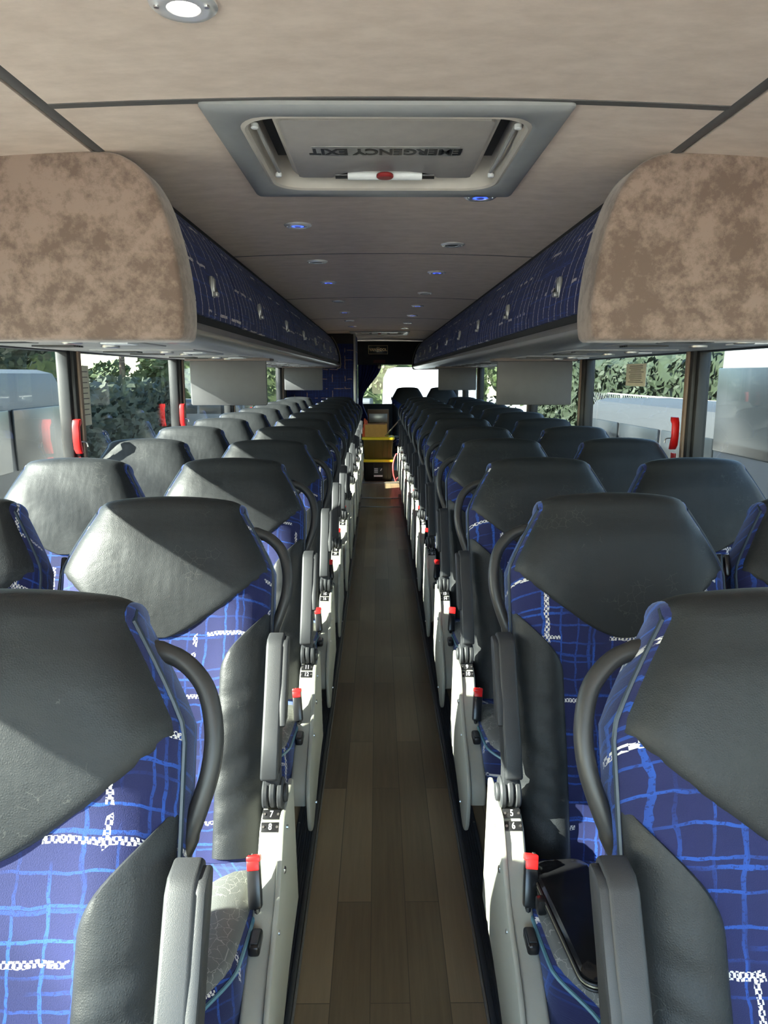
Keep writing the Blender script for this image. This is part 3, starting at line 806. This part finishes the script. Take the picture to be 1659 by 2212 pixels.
notice(-1, 7.2, 1.37, .30, .16, 'pale notice on the left window between the monitors')

# ------------------------------------------------------------------ rear bulkhead, curtain
lv = struct('wall_bulkhead', box(B(), (BX - .805, 10.9, 1.0), (.93, 1.3, 1.995)), 'wall_fabric')
link('edge_post', box(B(), (BX - .345, 10.235, 1.0), (.03, .03, 1.99), .006), 'alu', lv)
link('top_band', box(B(), (BX - .80, 10.24, 1.93), (.90, .012, .13)), 'matte_black', lv)
b = B(); L = []
for j in range(15):
    q = j / 14; z = 1.63 - .95 * q
    half = .16 * (1 - sstep(0, .62, q)) + .035 + .05 * sstep(.65, 1, q); cx = -.33 + half
    row = []
    for i in range(49):
        u = i / 48; row.append((cx + (2 * u - 1) * half, 12.35 + .018 * math.sin(u * PI * 14 + q), z))
    L.append(row)
f_ = [[b.verts.new(p) for p in r] for r in L]
for a, c in zip(f_, f_[1:]):
    for i in range(48): b.faces.new((a[i], a[i + 1], c[i + 1], c[i]))
cu = link('curtain', b, 'curtain'); md = cu.modifiers.new('thick', 'SOLIDIFY'); md.thickness = .004
tag(cu, 'gathered dark blue curtain hanging left of the back window', 'curtain')
c2 = B(); cyl(c2, (.02, 12.2, 1.60), .035, .05, 'z', 16, bev=.008); cyl(c2, (.02, 12.18, 1.57), .022, .04, 'y', 16)
tag(link('rear_camera', c2, 'black'), 'small black camera hanging below the rear header', 'camera')

# ------------------------------------------------------------------ totes in the aisle
def tote(z, col, lidcol, label, sticker):
    y = 10.35
    o = tag(empty('storage_tote', (.10 - .10, y, z)), label, 'tote', 'stacked storage totes')
    b = B(); L = []
    for zz, sx, sy in ((0, .185, .16), (.01, .19, .165), (.26, .205, .185), (.262, .213, .193), (.275, .213, .193)):
        L.append([(p[0], p[1], zz) for p in rrect(0, 0, sx, sy, .03)])
    skin(b, L); bd = link('bin', b, col, o)
    b = B()
    for xx in (-.13, -.06, .06, .13): tube(b, [(xx, -.170, .03), (xx * 1.03, -.188, .25)], .004, 6)
    link('rib', b, col, bd)
    b = B(); L = []
    for zz, sx in ((.27, .222), (.285, .226), (.30, .222), (.306, .20), (.300, .19), (.302, .05)):
        L.append([(p[0], p[1], zz) for p in rrect(0, 0, sx, sx - .02, .035)])
    skin(b, L); link('lid', b, 'yellow', o)
    if sticker:
        b = B(); box(b, (.0, -.190, .13), (.13, .003, .13)); st = link('sticker', b, 'black', o)
        b = B()
        for k in range(5): box(b, (-.03, -.193, .18 - .014 * k), (.05, .002, .005))
        box(b, (.0, -.193, .078), (.12, .002, .022)); tube(b, [(.03, -.193, .15), (.05, -.193, .18)], .006, 6); link('sticker_print', b, 'white', st)
    return o
M['tote_black'] = plain('tote_black', (.010, .008, .007), .35); M['tote_amber'] = plain('tote_amber', (.11, .075, .010), .4)
tote(.0, 'tote_black', 0, 'black storage tote with yellow lid standing on the aisle floor', True)
tote(.305, 'tote_amber', 0, 'dark amber storage tote with yellow lid, on top of the black tote', False)
o = tag(empty('cardboard_box', (-.03, 10.35, .61)), 'open orange-tan cardboard box on top of the upper tote', 'box')
b = B()
for c, s_ in (((0, 0, .005), (.30, .26, .01)), ((0, -.13, .085), (.30, .006, .17)), ((0, .13, .085), (.30, .006, .17)), ((-.15, 0, .085), (.006, .26, .17)), ((.15, 0, .085), (.006, .26, .17))): box(b, c, s_)
link('carton', b, plain('cardboard', (.62, .33, .08), .8), o)
b = B(); prism(b, [(-.13, .10), (.15, .10), (.15, .16), (.10, .19), (.0, .18), (-.13, .17)], 'y', -.12, -.02, .01); link('packing_paper', b, plain('brown_paper', (.30, .14, .06), .8), o)
o = tag(empty('picture_box', (-.0, 10.62, .61)), 'brown flat box with silver window standing behind the cardboard box', 'box')
link('box_body', box(B(), (0, 0, .18), (.30, .08, .36), .005), plain('brown_board', (.16, .09, .05), .7), o)
link('silver_panel', box(B(), (0, -.042, .24), (.26, .004, .12), .002), 'alu', o)
b = B(); tube(b, smooth_path([(-.19, 10.28, .61), (-.20, 10.28, .70), (-.17, 10.29, .78), (-.19, 10.30, .86)], 5), [.03, .028, .03, .025, .03, .034, .028, .02, .03, .034, .03, .025, .03, .02, .012, .01], 8)
tag(link('red_ribbon_bundle', b, plain('orange_red', (.65, .09, .02), .6)), 'orange-red bundle beside the cardboard box', 'bundle')
b = B(); tube(b, [(.10, 10.22, .625), (.32, 9.95, .90)], .012, 8, True, .5); tag(link('aluminium_pole', b, 'alu'), 'pale slanting pole between the totes and the last right seats', 'pole')
b = B(); tube(b, smooth_path([(.235, 10.0, .03), (.205, 9.98, .14), (.205, 9.98, .28), (.25, 10.0, .40), (.30, 10.05, .30), (.29, 10.05, .12), (.24, 10.0, .035)], 6), .009, 8); tag(link('red_hose', b, plain('pink_red', (.75, .10, .10), .5)), 'coiled red cord on the right side of the totes', 'cord')

# ------------------------------------------------------------------ outside
def grass_ground():
    n = NT('asphalt'); p = n.pos(); c = n.mix(n.noise(p, 3, 6, .7), (.34, .33, .31), (.44, .43, .40)); return n.set(c, .9)
M['asphalt'] = grass_ground()
b = B(); box(b, (0, 10, -1.25), (160, 160, .1)); tag(link('ground', b, 'asphalt'), None, None, None, 'structure')
def leaf_mat(name, a, c):
    n = NT(name); f = n.noise(n.pos(), 1.8, 3); return n.set(n.mix(f, a, c), .7)
M['leaf'] = leaf_mat('leaves', (.002, .006, .0015), (.012, .024, .005)); M['leaf2'] = leaf_mat('leaves_light', (.010, .026, .004), (.045, .068, .012))
M['bark'] = plain('bark', (.05, .035, .025), .9)
def tree(x, y, h, r, mat, label, n=1500, rz=1.0):
    o = tag(empty('tree', (x, y, -1.2)), label, 'tree', 'trees outside')
    rnd = random.Random(int(x * 13 + y * 7)); b = B()
    tube(b, [(0, 0, 0), (.1, 0, h * .4), (0, .1, h * .8)], [.18, .13, .05], 8); link('trunk', b, 'bark', o)
    b = B(); cl = [(rnd.gauss(0, r * .45), rnd.gauss(0, r * .45), h * (.62 + .16 * rnd.gauss(0, 1) * rz), r * (.35 + .25 * rnd.random())) for _ in range(11)]
    for c in cl:
        m0 = Matrix.Translation(c[:3]) @ Matrix.Diagonal((c[3] * .72,) * 3).to_4x4()
        r0 = bmesh.ops.create_icosphere(b, subdivisions=2, radius=1, matrix=m0)
        for v in r0['verts']: v.co += Vector((rnd.gauss(0, 1), rnd.gauss(0, 1), rnd.gauss(0, 1))) * c[3] * .07
    for k in range(n):
        c = rnd.choice(cl); v = Vector((rnd.gauss(0, 1), rnd.gauss(0, 1), rnd.gauss(0, 1))).normalized() * c[3] * (.7 + .4 * rnd.random())
        p = Vector(c[:3]) + v; s = .13 + .12 * rnd.random()
        u = Vector((rnd.gauss(0, 1), rnd.gauss(0, 1), rnd.gauss(0, 1))).normalized(); w = u.orthogonal().normalized()
        q = [b.verts.new(p + u * s), b.verts.new(p + w * s * .6), b.verts.new(p - u * s), b.verts.new(p - w * s * .6)]; b.faces.new(q)
    link('foliage', b, mat, o, flat=True)
tpos = [(-16, 31, 6.6, 2.2, 'leaf'), (-22, 46, 6.6, 2.6, 'leaf2'), (-15.5, 41, 3.1, 1.5, 'leaf2'), (-13.5, 47, 3.2, 1.6, 'leaf'), (-10.2, 35, 4.6, 1.3, 'leaf2'), (-20, 20, 6, 3, 'leaf')]
for k, t in enumerate(tpos): tree(t[0], t[1], t[2], t[3], t[4], 'leafy tree beyond the left windows, %s counting from the near side' % ordn[[1, 4, 3, 5, 2, 0][k]])
tpos = [(14, 4, 7, 2.6, 'leaf'), (15, 12, 7.5, 2.7, 'leaf'), (14, 20, 7, 2.6, 'leaf'), (15, 28, 7, 2.6, 'leaf2'), (14, 36, 7, 2.6, 'leaf'), (15, 44, 7, 2.6, 'leaf2')]
for k, t in enumerate(tpos): tree(t[0], t[1], t[2], t[3], t[4], 'tall dark tree beyond the right windows, %s counting from the near side' % ordn[k])
for k, (x, y) in enumerate(((-10, 50), (-1.2, 48), (8, 50))): tree(x, y, 7, 3.4, 'leaf2', 'tree behind the parked vehicles, %s from the left through the back window' % ordn[k])
# parked white coach/van on the right
def vehicle(name, loc, rz, L, W, H, label, cat, windows=True, body='white', z0=.35):
    o = tag(empty(name, loc, rz), label, cat)
    b = B(); prism(b, [(-W / 2, z0), (W / 2, z0), (W / 2, H * .55), (W / 2 - .04, H * .9), (W / 2 - .15, H - .05), (W / 2 - .35, H), (-W / 2 + .35, H), (-W / 2 + .15, H - .05), (-W / 2 + .04, H * .9), (-W / 2, H * .55)], 'y', -L / 2, L / 2, .08, 3)
    link('body', b, body, o)
    for s in (-1, 1):
        n = max(2, int(L / 1.5))
        for k in range(n if windows else 0):
            b = B(); box(b, (s * (W / 2 - .004), -L / 2 + (k + .5) * L / n, H * .69), (.04, L / n - .12, H * .27), .015); link('side_window', b, 'vglass', o)
        for yy in (-L * .33, L * .33):
            b = B(); cyl(b, (s * (W / 2 - .12), yy, .42), .42, .22, 'x', 28, bev=.04); w_ = link('wheel', b, 'black', o)
            b = B(); cyl(b, (s * (W / 2 - .01), yy, .42), .2, .03, 'x', 20, bev=.01); link('hub', b, 'alu', w_)
    for e in (-1, 1):
        if windows:
            b = B(); box(b, (0, e * (L / 2 - .004), H * .68), (W - .35, .04, H * .30), .02); link('end_window', b, 'vglass', o)
        for s in (-1, 1):
            b = B(); box(b, (s * (W / 2 - .22), e * (L / 2), .75), (.20, .06, .13), .02); link('lamp', b, 'red' if e > 0 else 'panel', o)
        b = B(); box(b, (0, e * (L / 2 + .02), .48), (W - .1, .10, .18), .03); link('bumper', b, 'strip', o)
    return o
M['dark_paint'] = plain('dark_paint', (.022, .024, .027), .55); M['vglass'] = plain('vehicle_glass', (.008, .010, .012), .3); M['truck'] = plain('truck_white', (.5, .52, .54), .4); M['greywhite'] = plain('off_white_paint', (.11, .115, .12), .6)  # coach and cars: white paint with shade darkened into its base colour
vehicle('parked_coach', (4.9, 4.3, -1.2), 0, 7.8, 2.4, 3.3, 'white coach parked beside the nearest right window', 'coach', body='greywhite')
vehicle('parked_van', (5.3, 12.4, -1.2), .05, 5.2, 1.95, 2.2, 'dark grey van parked beyond the right window with the notice', 'van', body='dark_paint')
vehicle('parked_truck', (1.5, 25, -1.2), -.02, 10, 2.6, 2.85, 'big plain white box truck seen through the back window', 'truck', False, body='truck')
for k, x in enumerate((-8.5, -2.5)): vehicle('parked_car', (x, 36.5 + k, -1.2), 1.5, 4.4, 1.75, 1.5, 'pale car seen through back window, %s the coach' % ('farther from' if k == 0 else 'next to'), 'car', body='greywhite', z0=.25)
# fence right and left, utility poles with wires
def fence(x, y0, y1, label):
    o = tag(empty('chain_link_fence', (x, y0, -1.2)), label, 'fence')
    L = y1 - y0
    k = 0.0
    while k <= L: link('post', cyl(B(), (0, k, 1.0), .03, 2.0, 'z', 10), 'panel', o); k += 2.5
    b = B(); tube(b, [(0, 0, 2.0), (0, L, 2.0)], .025, 8)
    link('rail', b, 'panel', o)
    b = B(); st = .22; y = 0.0
    while y < L:
        for dr in (1, -1):
            ya, yb = (y, y + 2.0) if dr > 0 else (y + 2.0, y)
            tube(b, [(0, ya, 0), (0, yb, 2.0)], .006, 4, False)
        y += st
    link('wire_mesh', b, 'steel', o)
fence(8.3, 3, 27, 'chain link fence behind the vehicles on the right')
vehicle('parked_minibus', (-5.4, 7.2, -1.2), 0, 6.6, 2.1, 2.72, 'dark parked minibus beside the nearest left window', 'minibus', body='dark_paint')
def hedge(x, y0, y1, h, label, rz=0, mat='leaf'):
    o = tag(empty('hedge', (x, (y0 + y1) / 2, -1.2), rz), label, 'hedge')
    rnd = random.Random(5); b = B(); L = y1 - y0
    r0 = bmesh.ops.create_grid(b, x_segments=6, y_segments=int(L * 2), size=.5)
    for v in b.verts: v.co = Vector(((v.co.x * 2) * .7, v.co.y * L, h - .5 * (v.co.x * 2) ** 2 + rnd.gauss(0, .12)))
    ext = bmesh.ops.extrude_face_region(b, geom=list(b.faces))
    for v in [g for g in ext['geom'] if isinstance(g, bmesh.types.BMVert)]: v.co.z = 0
    for k in range(int(L * 130)):
        z = rnd.random() * h; sx = rnd.choice((-1, 1)); p = Vector((sx * (.72 + .15 * rnd.random()) if z < h * .9 else rnd.uniform(-.7, .7), rnd.uniform(-L / 2, L / 2), z + .1)); q = .10 + .1 * rnd.random()
        u = Vector((rnd.gauss(0, 1), rnd.gauss(0, 1), rnd.gauss(0, 1))).normalized(); w = u.orthogonal().normalized()
        b.faces.new([b.verts.new(p + u * q), b.verts.new(p + w * q * .6), b.verts.new(p - u * q), b.verts.new(p - w * q * .6)])
    link('foliage', b, mat, o, flat=True)
hedge(-3, 33, 51, 4.1, 'green hedge behind the parked cars beyond the back window', PI / 2, 'leaf2')
hedge(-9.3, 2, 31, 2.45, 'long dark green hedge beyond the left windows')
hedge(9.6, 1, 42, 3.4, 'long dark green hedge behind the fence on the right')
for k, (x, y) in enumerate(((-11, 15), (-11.5, 34))):
    o = tag(empty('utility_pole', (x, y, -1.2)), 'wooden utility pole on the left, %s one' % ('nearer' if k == 0 else 'farther'), 'pole', 'utility poles')
    link('post', cyl(B(), (0, 0, 4.5), .14, 9, 'z', 12, .10), 'bark', o); link('cross_arm', box(B(), (0, 0, 8.2), (2.0, .1, .12)), 'bark', o)
b = B()
for k in (-.9, -.3, .3, .9, ): tube(b, [(-11 + k, -10, 7.0), (-11 + k, 0, 6.8), (-11 + k, 15, 7.05), (-11.3 + k, 25, 6.8), (-11.5 + k, 34, 7.05)], .02, 5)
tube(b, [(-11, -10, 5.6), (-11, 2, 5.3), (-11, 15, 5.6), (-11.5, 34, 5.6)], .03, 5)
tag(link('power_line', b, 'matte_black'), 'power lines strung between the poles on the left', 'power lines')
